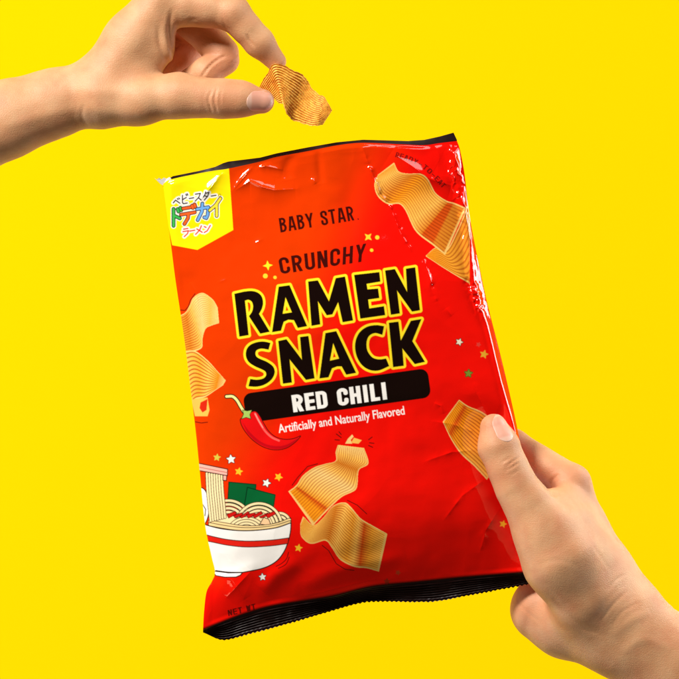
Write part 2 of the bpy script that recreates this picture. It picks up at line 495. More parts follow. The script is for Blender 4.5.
# nori
outlined(f([(203, 115), (345, 128), (338, 240), (196, 238)]), lin(6, 92, 46), 0.9, lin(4, 44, 24), id_bowl)
outlined(f([(300, 143), (446, 182), (434, 262), (284, 240)]), lin(6, 96, 48), 0.9, lin(4, 44, 24), id_bowl)
# noodle bed and loops
outlined(f([(100, 330), (120, 300), (180, 270), (300, 250), (420, 268), (455, 268), (500, 282), (527, 305), (528, 332), (440, 356), (300, 370), (160, 356)]), CREAM, 1.0, LINE, id_bowl)


def loop(cx, cy, radii, a0, a1, sq=1.0):
    for r in radii:
        p = f([(cx + r * math.cos(math.radians(a)), cy - sq * r * math.sin(math.radians(a))) for a in np.linspace(a0, a1, 24)])
        stroke(p, 3.6, LINE, id_bowl); stroke(p, 2.3, CREAM, id_bowl)


loop(200, 330, (118, 98, 78, 58), 30, 100, 1.0)
loop(470, 330, (16, 34, 52), 20, 130, 1.0)
loop(360, 345, (118, 98, 80), 15, 155, 1.0)
loop(295, 372, (90, 72, 54, 36), 15, 165, .75)
outlined(f([(365, 335), (385, 300), (412, 310), (425, 345)]), lin(248, 200, 150), .8, LINE, id_bowl)
for k in range(7):
    x = 192 + k * 34
    outlined(f([(x, 285 + (k % 3) * 6), (x + 44, 268 + (k % 2) * 8), (x + 52, 282 + (k % 2) * 6), (x + 10, 304)]), lin(206, 24, 20), .7, lin(96, 8, 8), id_bowl)
for dy in (0, 14):
    p = smooth(f([(104, 322 + dy), (180, 336 + dy), (270, 350 + dy * .8), (360, 350 + dy * .7), (450, 338 + dy * .7), (520, 312 + dy)]))
    stroke(p, 3.8, LINE, id_bowl); stroke(p, 2.5, lin(247, 214, 150), id_bowl)
# hanging noodles
for k in range(7):
    x0 = 88 + k * 13; x1 = 108 + k * 12.5
    p = smooth(f([(x0, 70 + k * 2), (x0 + 4, 160), (x0 + 12, 240), (x1, 318 - k * 3)]))
    stroke(p, 3.2, LINE, id_bowl); stroke(p, 2.0, CREAM, id_bowl)
# chopsticks
outlined(f([(172, 78), (192, 80), (190, 108), (172, 106)]), lin(250, 178, 160), .9, LINE, id_bowl)
outlined(f([(30, 14), (197, 48), (195, 82), (30, 52)]), lin(251, 180, 164), .9, LINE, id_bowl)
stroke(f([(40, 36), (195, 66)]), .7, lin(170, 90, 80), id_bowl)
# bowl body
rim = smooth(f([(60, 330), (100, 344), (170, 360), (260, 369), (350, 367), (450, 354), (528, 328)]))
side = smooth(f([(528, 328), (526, 370), (514, 424), (490, 482), (448, 532), (380, 566), (275, 588)]))
body = rim + side + f([(200, 590), (110, 578)])
outlined(f([(110, 572), (135, 604), (180, 612), (240, 612), (264, 602), (276, 585)]), WHITE, 1.0, LINE, id_bowl)
outlined(body, WHITE, 1.1, LINE, id_bowl)
st_top = smooth(f([(70, 386), (120, 400), (200, 416), (300, 424), (420, 419), (517, 407)]))
st_bot = smooth(f([(512, 437), (420, 449), (300, 455), (200, 446), (120, 430), (70, 420)]))
outlined(st_top + st_bot, lin(226, 34, 22), .8, LINE, id_bowl)
stroke(smooth(f([(135, 578), (200, 586), (275, 588)])), 1.0, LINE, id_bowl)
for q in ([(515, 482), (505, 515), (480, 540), (450, 556)], [(518, 508), (505, 540), (485, 556), (462, 566)]):
    stroke(smooth(f(q)), .8, dk)

# ---- little stars and sparkles


def star(cx, cy, r, col, rot=0.2, edge=None, n=5, inner=.48):
    id_star = new_id('star_print')
    p = []
    for k in range(2 * n):
        a = rot - math.pi / 2 + k * math.pi / n; q = r if k % 2 == 0 else r * inner
        p.append((cx + q * math.cos(a), cy + q * math.sin(a)))
    if edge is not None:
        fill([p], edge, id_star, 0.9)
    fill([p], col, id_star, 0.25)


GOLD = lin(250, 190, 40)
for (x, y, r, c, e) in [(217, 457.5, 3.6, lin(214, 196, 70), None), (231, 459.3, 4.4, WHITE, dk), (238.8, 471.5, 3.9, GOLD, None), (278.5, 477, 4.0, GOLD, None), (266.5, 483, 4.0, WHITE, dk),
                        (298.5, 548, 3.8, GOLD, None), (262.5, 577, 3.4, WHITE, dk), (459.3, 342, 3.4, lin(244, 225, 196), dk), (484, 354.3, 4.2, lin(226, 164, 46), None),
                        (478.5, 344.5, 2.4, lin(220, 60, 50), None), (468.5, 373.5, 3.8, lin(120, 140, 46), lin(80, 70, 20)), (503, 524, 3.6, GOLD, None), (398, 572.5, 2.6, lin(190, 60, 30), None), (387, 581.5, 3.2, lin(170, 40, 20), None)]:
    star(x, y, r, c, 0.2 + 0.3 * math.sin(x), e)
star(267.8, 265.5, 4.6, lin(255, 226, 40), -.1, None, 4, .38)
star(368.2, 237, 4.2, lin(255, 200, 50), .75, None, 4, .4)
for x, y, r in [(265.3, 276, 2.4), (275, 277.4, 1.7), (377.2, 237.4, 2.1), (371.6, 250.2, 1.7)]:
    stroke([(x, y), (x + .05, y)], 2 * r, lin(255, 206, 50), new_id('dot_print'))


# ------------------------------------------------------------------ materials
def mat(name, **kw):
    m = bpy.data.materials.new(name); m.use_nodes = True
    b = m.node_tree.nodes['Principled BSDF']
    for k, v in kw.items():
        if k in b.inputs:
            b.inputs[k].default_value = v
    return m, m.node_tree, b


def add(nt, kind, **kw):
    n = nt.nodes.new(kind)
    for k, v in kw.items():
        setattr(n, k, v)
    return n


foil, nt, b = mat('printed_foil', Roughness=0.36)
b.inputs['Specular IOR Level'].default_value = 0.0
b.inputs['Coat Weight'].default_value = 1.0
b.inputs['Coat IOR'].default_value = 1.6
b.inputs['Coat Roughness'].default_value = 0.07
at = add(nt, 'ShaderNodeAttribute', attribute_name='print'); nt.links.new(at.outputs['Color'], b.inputs['Base Color'])
no = add(nt, 'ShaderNodeTexNoise'); no.inputs['Scale'].default_value = 160; no.inputs['Detail'].default_value = 3
tc = add(nt, 'ShaderNodeTexCoord'); nt.links.new(tc.outputs['Object'], no.inputs['Vector'])
bp = add(nt, 'ShaderNodeBump'); bp.inputs['Strength'].default_value = 0.035; bp.inputs['Distance'].default_value = 0.002
nt.links.new(no.outputs['Fac'], bp.inputs['Height']); nt.links.new(bp.outputs['Normal'], b.inputs['Normal'])

blackfoil, nt, b = mat('black_foil', Roughness=0.5)
b.inputs['Specular IOR Level'].default_value = .25
b.inputs['Base Color'].default_value = (*lin(28, 8, 8), 1); 
no = add(nt, 'ShaderNodeTexNoise'); no.inputs['Scale'].default_value = 300
tc = add(nt, 'ShaderNodeTexCoord'); nt.links.new(tc.outputs['Object'], no.inputs['Vector'])
mr = add(nt, 'ShaderNodeMapRange'); mr.inputs['To Min'].default_value = .34; mr.inputs['To Max'].default_value = .45
nt.links.new(no.outputs['Fac'], mr.inputs['Value']); nt.links.new(mr.outputs['Result'], b.inputs['Roughness'])

redfoil, nt, b = mat('red_foil', Roughness=0.3)
b.inputs['Base Color'].default_value = (*RED, 1); b.inputs['Coat Weight'].default_value = 0.5
silver, nt, b = mat('silver_lining', Roughness=0.5, Metallic=0.2)
b.inputs['Base Color'].default_value = (.6, .6, .58, 1)
no = add(nt, 'ShaderNodeTexNoise'); no.inputs['Scale'].default_value = 500
bp = add(nt, 'ShaderNodeBump'); bp.inputs['Strength'].default_value = 0.2; nt.links.new(no.outputs['Fac'], bp.inputs['Height']); nt.links.new(bp.outputs['Normal'], b.inputs['Normal'])


# ------------------------------------------------------------------ mesh helpers
def mesh_obj(name, verts, faces, m, parent=None, attr=None, smooth_=True):
    me = bpy.data.meshes.new(name)
    verts = np.asarray(verts, np.float32)
    faces = np.asarray(faces, np.int32)
    k = faces.shape[1]
    me.vertices.add(len(verts)); me.vertices.foreach_set('co', verts.ravel())
    me.loops.add(faces.size); me.loops.foreach_set('vertex_index', faces.ravel())
    me.polygons.add(len(faces))
    me.polygons.foreach_set('loop_start', np.arange(0, faces.size, k, dtype=np.int32))
    me.polygons.foreach_set('loop_total', np.full(len(faces), k, np.int32))
    me.update(calc_edges=True)
    if smooth_:
        me.polygons.foreach_set('use_smooth', np.ones(len(faces), bool))
    if attr is not None:
        for an, val in attr.items():
            a = me.color_attributes.new(an, 'FLOAT_COLOR', 'POINT')
            c = np.ones((len(verts), 4), np.float32); c[:, :3] = val
            a.data.foreach_set('color', c.ravel())
    me.materials.append(m)
    o = bpy.data.objects.new(name, me); COL.objects.link(o)
    if parent is not None:
        o.parent = parent
    return o


def grid_faces(nu, nv):
    i = np.arange(nu * nv).reshape(nv, nu)
    return np.stack([i[:-1, :-1], i[1:, :-1], i[1:, 1:], i[:-1, 1:]], -1).reshape(-1, 4)


def tag(o, label, cat, group=None, kind=None):
    if label: o['label'] = label
    if cat: o['category'] = cat
    if group: o['group'] = group
    if kind: o['kind'] = kind


# ------------------------------------------------------------------ the bag
bag = bpy.data.objects.new('snack_bag', None); COL.objects.link(bag)
tag(bag, 'red foil snack bag with black title lettering, gripped by the lower hand', 'bag')

Lp = [(163, 184), (167, 215), (171, 245), (175.5, 280), (181.5, 320), (186, 352), (190, 385), (195.5, 430), (199, 464), (205, 524), (211.5, 556), (215, 572), (212, 581), (206.5, 592), (204, 612), (203, 630)]
Rp = [(457, 141), (460, 150), (464.5, 174), (468, 205), (472, 230), (479, 265), (486.5, 300), (500, 353), (510, 395), (517.6, 430), (525, 470), (531, 510), (534, 545), (535, 572)]
Tp = [(163, 184), (171, 179.4), (198.6, 173.4), (214.8, 170.5), (229.4, 168.4), (260, 161.6), (276.7, 156.9), (307.5, 151.2), (336.5, 145.4), (363, 142.8), (402.8, 144.4), (424, 145.2), (440, 143), (457, 141)]
Bp = [(203, 630), (218, 624), (245, 614), (274, 606), (330, 597), (372, 587), (420, 582), (470, 577), (535, 572)]
NU, NV = 720, 1080
Lc, Rc = resample(spline(Lp, 400), NV), resample(spline(Rp, 400), NV)
Tc, Bc = resample(spline(Tp, 400), NU), resample(spline(Bp, 400), NU)
s = np.linspace(0, 1, NU)[None, :]; t = np.linspace(0, 1, NV)[:, None]


def coons(Lc, Rc, Tc, Bc, s, t):
    o = []
    for k in range(2):
        o.append((1 - s) * Lc[:, k][:, None] + s * Rc[:, k][:, None] + (1 - t) * Tc[:, k][None] + t * Bc[:, k][None]
                 - ((1 - s) * (1 - t) * Lc[0, k] + s * (1 - t) * Rc[0, k] + (1 - s) * t * Lc[-1, k] + s * t * Rc[-1, k]))
    return o


X, Y = coons(Lc, Rc, Tc, Bc, s, t)


def pillow(s, t):
    a = np.clip(1 - np.abs(2 * s - 1) ** 2.6, 0, 1) ** 0.75
    top = 0.16 + 0.84 * smoothstep(0, 0.42, t)
    bot = np.clip((1 - t) / 0.20, 0, 1); bot = 1 - (1 - bot) ** 1.8
    return a * top * bot


def front_height(s, t, X, Y):
    h = 38 * pillow(s, t)
    edge = np.minimum(s, 1 - s)
    env = smoothstep(0, 0.03, edge) * smoothstep(0, .012, t) * smoothstep(1, .985, t)
    # broad soft waviness of the film
    h = h + env * (3.2 * fbm(X, Y, 0.011, 2, 1) + 1.0 * fbm(X, Y, 0.04, 2, 5) + 1.3 * (.25 - np.abs(fbm(X + Y * .5, Y - X * .3, 0.014, 2, 61))))
    # small crumple concentrated near the seams
    near = np.exp(-edge / 0.06) + 0.9 * np.exp(-t / 0.07) + 0.6 * np.exp(-(1 - t) / .09)
    rid = 0.5 - np.abs(fbm(X, Y, 0.035, 2, 9))
    h = h + env * near * 1.3 * (rid - 0.35)

    jn = fbm(X, Y, 0.13, 2, 51)

    def ridge(pts, amp, w, sharp=True, fade=True, jit=0.0):
        nonlocal h
        d, u = seg_dist(X, Y, pts, param=True)
        fd = np.sin(np.pi * np.clip(u, 0.02, 0.98)) ** .6 if fade else 1
        prof = np.exp(-d / w) if sharp else np.exp(-(d / w) ** 2)
        h = h + env * amp * prof * fd * (1 + jit * jn)

    # long diagonal crease running down from the mouth on the right
    ridge([(361, 143), (367, 160), (373, 176), (380, 192), (391, 208), (400, 232), (414, 255)], 2.3, 2.8, jit=1.3)
    ridge([(424, 258), (429, 274), (433, 290), (438, 302)], 1.9, 2.8, jit=1.6)
    ridge([(446, 308), (452, 316)], 1.0, 3)
    ridge([(434, 403), (441, 406), (444, 414)], 1.2, 2.6)
    # facet below the mouth, upper right
    ridge([(390, 152), (412, 166), (430, 179), (453, 186)], 6.0, 11)
    ridge([(457, 150), (454, 168), (451, 184)], 2.2, 4)
    # star-shaped dents by the badge
    ridge([(233, 190), (243, 178), (253, 166)], 2.0, 2.6)
    ridge([(236, 190), (250, 181), (262, 187), (274, 190), (297, 189)], 4.2, 5.5)
    ridge([(258, 168), (266, 166), (284, 170)], 2.4, 3.6)
    ridge([(200, 200), (212, 186), (224, 170)], 4.0, 6.5)
    ridge([(292, 152), (286, 170), (288, 180)], -2.2, 6, False)
    ridge([(318, 150), (320, 172), (322, 184)], -1.6, 4, False)
    ridge([(312, 178), (316, 184)], 1.1, 2)
    # soft vertical trough beside the brand lettering
    ridge([(350, 150), (352, 190), (348, 232), (338, 262)], -2.6, 13, False)
    ridge([(254, 244), (264, 238)], 0.6, 2.6); ridge([(217, 283), (227, 279)], 0.5, 2.4)
    ridge([(262, 378), (276, 371)], 0.8, 2.2); ridge([(190, 282), (196, 292), (200, 318)], 1.4, 3.6)
    # folds in the lower left corner
    ridge([(226, 598), (238, 585), (252, 570)], 2.6, 6); ridge([(262, 592), (276, 575), (300, 560)], 3.2, 8, False)
    ridge([(214, 572), (232, 580), (246, 600)], 2.0, 5); ridge([(300, 590), (330, 574), (360, 566), (410, 556)], 2.4, 9, False)
    ridge([(300, 600), (330, 590), (380, 578)], 1.4, 5)
    # the crinkled fold along the right side seam
    fold = [(455, 152), (456, 172), (460, 190), (464, 210), (468, 236), (471, 262), (474, 284), (480, 306), (487, 326), (493, 350), (501, 382), (509, 412), (515.5, 434), (523, 470)]
    d, u = seg_dist(X, Y, fold, param=True)
    jit = 1.0 - smoothstep(0.5, 0.62, u)
    crum = 1 - np.abs(vnoise((X - .22 * Y) * .13 + .7 * jn, Y * .024 + .3 * jn, 21)) * 4
    h = h + ((3.0 + 1.6 * jit) * np.exp(-(d / (3.2 + jit)) ** 2) + jit * (2.0 * (crum - .42) * np.exp(-(d / 7) ** 2))) * smoothstep(0, .008, 1 - s)
    pocket = [(472, 284), (478, 296), (481, 306)]
    d2 = seg_dist(X, Y, pocket)
    h = h + 2.2 * np.exp(-(d2 / 6) ** 2) * (fbm(X, Y, .14, 2, 33)) * 2
    # film pulled towards the pressing thumb
    for q, am in (([(474, 432), (452, 424), (430, 421)], 1.5), ([(476, 450), (452, 452), (424, 462)], 1.6), ([(484, 480), (462, 496), (444, 520)], 1.5),
                  ([(500, 508), (486, 530), (480, 552)], 1.4), ([(484, 408), (476, 392), (472, 372)], 1.3)):
        ridge(q, am * .62, 3.2, jit=.8)
    # dent under the pressing thumb
    dt = seg_dist(X, Y, [(494, 430), (505, 462), (520, 500)])
    h = h - 8.5 * np.exp(-(dt / 22) ** 2) * smoothstep(0, .05, 1 - s)
    return h


Hf = front_height(s, t, X, Y)
# sample the print
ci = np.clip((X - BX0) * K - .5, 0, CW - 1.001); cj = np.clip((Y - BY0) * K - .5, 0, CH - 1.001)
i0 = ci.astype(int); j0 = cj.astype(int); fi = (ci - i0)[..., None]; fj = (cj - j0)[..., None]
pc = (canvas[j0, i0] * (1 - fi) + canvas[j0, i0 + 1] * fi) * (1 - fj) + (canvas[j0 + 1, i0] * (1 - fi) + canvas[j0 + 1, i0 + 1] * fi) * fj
vid = ident[np.clip(np.round(cj).astype(int), 0, CH - 1), np.clip(np.round(ci).astype(int), 0, CW - 1)]
# the print goes black towards the foot of the bag
bd = seg_dist(X, Y, [tuple(p) for p in Bc[::12]])
kb = smoothstep(3.5, 0.0, bd)[..., None] * smoothstep(0.5, 0.9, t)[..., None]
pc = pc * (1 - kb) + np.array(BLACK) * kb
V = W(X, Y, Hf).reshape(-1, 3); F = grid_faces(NU, NV)
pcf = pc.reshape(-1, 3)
# smooth normals of the whole sheet, shared by the panel and the prints cut from it
Pg = V.reshape(NV, NU, 3)
nrm = np.cross(np.gradient(Pg, axis=1), np.gradient(Pg, axis=0)).reshape(-1, 3)
nrm /= np.linalg.norm(nrm, axis=1, keepdims=True)
if nrm[:, 1].mean() > 0:
    nrm = -nrm
fid = vid[:-1, :-1].reshape(-1)
front = None


def sheet(name, mask, parent):
    fs = F[mask]
    used, inv = np.unique(fs.ravel(), return_inverse=True)
    o = mesh_obj(name, V[used], inv.reshape(-1, 4), foil, parent, {'print': pcf[used]})
    o.data.normals_split_custom_set_from_vertices(nrm[used].tolist())
    return o


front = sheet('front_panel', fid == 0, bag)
for k in range(1, len(ID_NAMES)):
    if (fid == k).any():
        sheet(ID_NAMES[k], fid == k, front)

# back panel
nu, nv = 90, 130
s2 = np.linspace(0, 1, nu)[None, :]; t2 = np.linspace(0, 1, nv)[:, None]
Xb, Yb = coons(resample(Lc, nv), resample(Rc, nv), resample(Tc, nu), resample(Bc, nu), s2, t2)
Db = -25 * pillow(s2, t2) + 2.0 * fbm(Xb, Yb, .02, 2, 4) * smoothstep(0, .1, np.minimum(np.minimum(s2, 1 - s2), np.minimum(t2, 1 - t2))) - .15
mesh_obj('back_panel', W(Xb, Yb, Db).reshape(-1, 3), grid_faces(nu, nv)[:, ::-1], redfoil, bag)

# bottom seal: crimped black band with a toothed edge
Sb = [(203, 632.5), (223, 639.5), (250, 633), (274, 627), (316, 615), (358, 603), (380, 600.8), (432, 601), (470, 594.5), (515, 586), (540, 581)]
nu, nv = 700, 40
a = resample(Bc, nu); bq = resample(spline(Sb, 400), nu)
vv = np.linspace(0, 1, nv)[:, None]
ss = np.linspace(0, 1, nu)[None]
Xs = a[:, 0][None] * (1 - vv) + bq[:, 0][None] * vv; Ys = a[:, 1][None] * (1 - vv) + bq[:, 1][None] * vv
tooth = (1.25 + .8 * vnoise(ss * 40, 0 * ss, 46)) * np.abs(((np.linspace(0, 76, nu)[None] % 1) - .5) * 2)
Ys = Ys + tooth * smoothstep(.82, 1, vv) * smoothstep(0.03, .06, ss)
crimp = 0.75 * np.sin(vv * 2 * np.pi * 8) * (1 + 1.0 * fbm(Xs, Ys, .05, 2, 44)) + .5 * fbm(Xs, Ys, .12, 2, 45)
Ds = -11 * np.sin(vv * 1.5) + crimp * smoothstep(0.02, .2, vv) + 3 * np.sin(ss * 9) * vv + 1.4 * fbm(Xs, Ys, .03, 2, 40) * vv
sealf = W(Xs, Ys, Ds).reshape(-1, 3); sealb = W(Xs, Ys, Ds - 1.0).reshape(-1, 3)
gf = grid_faces(nu, nv)
o = mesh_obj('bottom_seal', np.vstack([sealf, sealb]), np.vstack([gf, gf[:, ::-1] + nu * nv]), blackfoil, bag)

# top band of the mouth, behind the front edge
Ut = [(163, 182.7), (172.7, 176.2), (198.6, 171), (214.8, 167), (223, 163.2), (228, 161.6), (260, 157.6), (276.7, 153.3), (307.5, 147.4), (336.5, 142.3), (363, 139.7), (408, 141), (424, 139.9), (440, 136.4), (453.5, 132.6), (457, 140)]
nu, nv = 300, 14
up = resample(Ut, nu); lo = resample(Tc, nu)
ss = np.linspace(0, 1, nu)[None]; vv = np.linspace(0, 1, nv)[:, None]
Xt = up[:, 0][None] * (1 - vv) + lo[:, 0][None] * vv
Yt = up[:, 1][None] * (1 - vv) + (lo[:, 1] + 3.0)[None] * vv
Dt = -2.5 - 5 * (1 - vv) * np.sin(np.pi * ss) + 0.8 * fbm(Xt, Yt, .06, 2, 8)
gf = grid_faces(nu, nv)
mesh_obj('top_seal', np.vstack([W(Xt, Yt, Dt).reshape(-1, 3), W(Xt, Yt, Dt - 1.2).reshape(-1, 3)]), np.vstack([gf, gf[:, ::-1] + nu * nv]), blackfoil, bag)
# torn silver corner at the top left
tx = np.array([(154.5, 178), (157, 179.6), (159, 177.8), (161.5, 179.4), (164, 177.6), (166.5, 178.8), (169.5, 177), (171.5, 179), (163, 185.2), (160.5, 184)])
n = len(tx)
vt = np.vstack([W(tx[:, 0], tx[:, 1], np.full(n, -1.2) + .5 * np.sin(np.arange(n))), W(tx[:, 0], tx[:, 1], np.full(n, -2.2))])
me = bpy.data.meshes.new('torn_corner')
me.from_pydata([tuple(q) for q in vt], [], [list(range(n))[::-1], [n + k for k in range(n)]] + [[k, (k + 1) % n, n + (k + 1) % n, n + k] for k in range(n)])
me.materials.append(silver)
o = bpy.data.objects.new('torn_corner', me); COL.objects.link(o); o.parent = bag


# ------------------------------------------------------------------ implicit hands
def surface_nets(Fv, origin, h):
    nx, ny, nz = Fv.shape
    neg = Fv < 0
    cnt = np.zeros((nx - 1, ny - 1, nz - 1), np.int8)
    for dx in (0, 1):
        for dy in (0, 1):
            for dz in (0, 1):
                cnt += neg[dx:nx - 1 + dx, dy:ny - 1 + dy, dz:nz - 1 + dz]
    act = (cnt > 0) & (cnt < 8)
    idx = np.full(act.shape, -1, np.int64)
    cells = np.argwhere(act); idx[act] = np.arange(len(cells))
    corners = [(dx, dy, dz) for dx in (0, 1) for dy in (0, 1) for dz in (0, 1)]
    vals = {c: Fv[cells[:, 0] + c[0], cells[:, 1] + c[1], cells[:, 2] + c[2]] for c in corners}
    acc = np.zeros((len(cells), 3)); num = np.zeros(len(cells))
    for c in corners:
        for ax in range(3):
            if c[ax] == 0:
                e = list(c); e[ax] = 1; e = tuple(e)
                va, vb = vals[c], vals[e]
                m = (va < 0) != (vb < 0)
                tt_ = np.where(m, va / np.where(m, va - vb, 1), 0)
                p = np.array(c, float)[None] + np.eye(3)[ax][None] * tt_[:, None]
                acc += p * m[:, None]; num += m
    verts = cells + acc / num[:, None]
    faces = []
    for ax in range(3):
        b1, b2 = [(1, 2), (2, 0), (0, 1)][ax]
        n0 = neg.take(range(0, neg.shape[ax] - 1), ax); n1 = neg.take(range(1, neg.shape[ax]), ax)
        e = np.argwhere(n0 != n1)
        e = e[(e[:, b1] > 0) & (e[:, b2] > 0) & (e[:, b1] < Fv.shape[b1] - 1) & (e[:, b2] < Fv.shape[b2] - 1)]
        sgn = n0[e[:, 0], e[:, 1], e[:, 2]]

        def g(o1, o2):
            q = e.copy(); q[:, b1] += o1; q[:, b2] += o2
            return idx[q[:, 0], q[:, 1], q[:, 2]]
        quad = np.stack([g(-1, -1), g(0, -1), g(0, 0), g(-1, 0)], -1)
        quad[~sgn] = quad[~sgn][:, ::-1]
        faces.append(quad)
    faces = np.vstack(faces)
    # relax
    E = np.vstack([faces[:, [0, 1]], faces[:, [1, 2]], faces[:, [2, 3]], faces[:, [3, 0]]])
    E = np.vstack([E, E[:, ::-1]])
    deg = np.bincount(E[:, 0], minlength=len(verts))[:, None]
    for lam in (0.6, -0.62, 0.6, -0.62, .5):
        avg = np.stack([np.bincount(E[:, 0], weights=verts[E[:, 1], k], minlength=len(verts)) for k in range(3)], -1) / deg
        verts = verts + lam * (avg - verts)
    return np.array(origin) + verts * h, faces


def smin(a, b, k):
    if k <= 0:
        return np.minimum(a, b)
    hh = np.clip(0.5 + 0.5 * (b - a) / k, 0, 1)
    return b * (1 - hh) + a * hh - k * hh * (1 - hh)


class Field:
    def __init__(s_, lo, hi, h):
        s_.lo = np.array(lo, float); s_.h = h
        s_.n = np.ceil((np.array(hi) - s_.lo) / h).astype(int) + 1
        s_.ax = [s_.lo[k] + h * np.arange(s_.n[k]) for k in range(3)]
        s_.F = s_.blank()

    def blank(s_):
        return np.full(s_.n, 40.0, np.float32)

    def win(s_, pts, m):
        p = np.array(pts, float)[:, :3]
        a = np.clip(((p.min(0) - m - s_.lo) / s_.h).astype(int), 0, s_.n - 1)
        b = np.clip(((p.max(0) + m - s_.lo) / s_.h).astype(int) + 2, 0, s_.n)
        return tuple(slice(a[k], b[k]) for k in range(3))

    def chain(s_, pts, k=6, dest=None, sq=None):
        """tapered capsules through (x, y, d, r); dest is a field to union into"""
        D = dest if dest is not None else s_.F
        for a, b in zip(pts[:-1], pts[1:]):
            m = max(a[3], b[3]) + k + 3
            w = s_.win([a, b], m)
            x = s_.ax[0][w[0]][:, None, None]; y = s_.ax[1][w[1]][None, :, None]; z = s_.ax[2][w[2]][None, None, :]
            P = [x - a[0], y - a[1], z - a[2]]
            d = np.array(b[:3], float) - np.array(a[:3], float); L = (d ** 2).sum() + 1e-9
            tq = np.clip((P[0] * d[0] + P[1] * d[1] + P[2] * d[2]) / L, 0, 1)
            zz = P[2] - tq * d[2]
            if sq: zz = zz / sq
            dist = np.sqrt((P[0] - tq * d[0]) ** 2 + (P[1] - tq * d[1]) ** 2 + zz ** 2) - (a[3] + (b[3] - a[3]) * tq)
            if sq and sq < 1: dist = dist * (0.5 + 0.5 * sq)
            D[w] = smin(D[w], dist.astype(np.float32), k)
        return D

    def join(s_, other, k):
        s_.F = smin(s_.F, other, k)


def skin_material(name):
    m, nt, b = mat(name, Roughness=0.52)
    b.inputs['Subsurface Weight'].default_value = 0.13
    b.inputs['Subsurface Radius'].default_value = (1.0, 0.35, 0.18)
    b.inputs['Subsurface Scale'].default_value = 0.004
    b.inputs['Specular IOR Level'].default_value = 0.35
    at = add(nt, 'ShaderNodeAttribute', attribute_name='tone')
    tc = add(nt, 'ShaderNodeTexCoord')
    n1 = add(nt, 'ShaderNodeTexNoise'); n1.inputs['Scale'].default_value = 90; n1.inputs['Detail'].default_value = 5
    n2 = add(nt, 'ShaderNodeTexVoronoi', feature='DISTANCE_TO_EDGE'); n2.inputs['Scale'].default_value = 1150
    n3 = add(nt, 'ShaderNodeTexNoise'); n3.inputs['Scale'].default_value = 1500; n3.inputs['Detail'].default_value = 3
    for n_ in (n1, n2, n3):
        nt.links.new(tc.outputs['Object'], n_.inputs['Vector'])
    mx = add(nt, 'ShaderNodeMix', data_type='RGBA', blend_type='MULTIPLY')
    rp = add(nt, 'ShaderNodeValToRGB')
    rp.color_ramp.elements[0].position = .32; rp.color_ramp.elements[0].color = (.90, .74, .66, 1)
    rp.color_ramp.elements[1].position = .66; rp.color_ramp.elements[1].color = (1, 1, 1, 1)
    nt.links.new(n1.outputs['Fac'], rp.inputs['Fac'])
    mx.inputs['Factor'].default_value = 0.8
    nt.links.new(at.outputs['Color'], mx.inputs['A']); nt.links.new(rp.outputs['Color'], mx.inputs['B'])
    nt.links.new(mx.outputs['Result'], b.inputs['Base Color'])
    ad = add(nt, 'ShaderNodeMath', operation='ADD')
    cl = add(nt, 'ShaderNodeMapRange'); cl.inputs['From Max'].default_value = .22; cl.inputs['To Max'].default_value = .8
    nt.links.new(n2.outputs['Distance'], cl.inputs['Value']); nt.links.new(cl.outputs['Result'], ad.inputs[0]); nt.links.new(n3.outputs['Fac'], ad.inputs[1])
    bp = add(nt, 'ShaderNodeBump'); bp.inputs['Strength'].default_value = 0.18; bp.inputs['Distance'].default_value = 0.0004
    mp = add(nt, 'ShaderNodeMapping'); mp.inputs['Scale'].default_value = (420, 900, 2600); mp.inputs['Rotation'].default_value = (0, .6, 0)
    n4 = add(nt, 'ShaderNodeTexNoise'); n4.inputs['Scale'].default_value = .8; n4.inputs['Detail'].default_value = 2
    nt.links.new(tc.outputs['Object'], mp.inputs['Vector']); nt.links.new(mp.outputs['Vector'], n4.inputs['Vector'])
    ad2 = add(nt, 'ShaderNodeMath', operation='MULTIPLY_ADD'); ad2.inputs[1].default_value = 1.3
    nt.links.new(n4.outputs['Fac'], ad2.inputs[0]); nt.links.new(ad.outputs['Value'], ad2.inputs[2])
    nt.links.new(ad2.outputs['Value'], bp.inputs['Height']); nt.links.new(bp.outputs['Normal'], b.inputs['Normal'])
    return m


skin = skin_material('skin')
nailm, nt, b = mat('nail_plate', Roughness=0.4)
b.inputs['Subsurface Weight'].default_value = .15; b.inputs['Subsurface Scale'].default_value = .002
at = add(nt, 'ShaderNodeAttribute', attribute_name='tone'); nt.links.new(at.outputs['Color'], b.inputs['Base Color'])

SKIN = np.array((0.65, 0.36, 0.185)); PINK = np.array((0.62, 0.245, 0.13))


def vert_normals(v, f):
    fn = np.cross(v[f[:, 2]] - v[f[:, 0]], v[f[:, 3]] - v[f[:, 1]])
    n = np.zeros_like(v)
    for k in range(4):
        for c in range(3):
            n[:, c] += np.bincount(f[:, k], weights=fn[:, c], minlength=len(v))
    return n / (np.linalg.norm(n, axis=1, keepdims=True) + 1e-12)


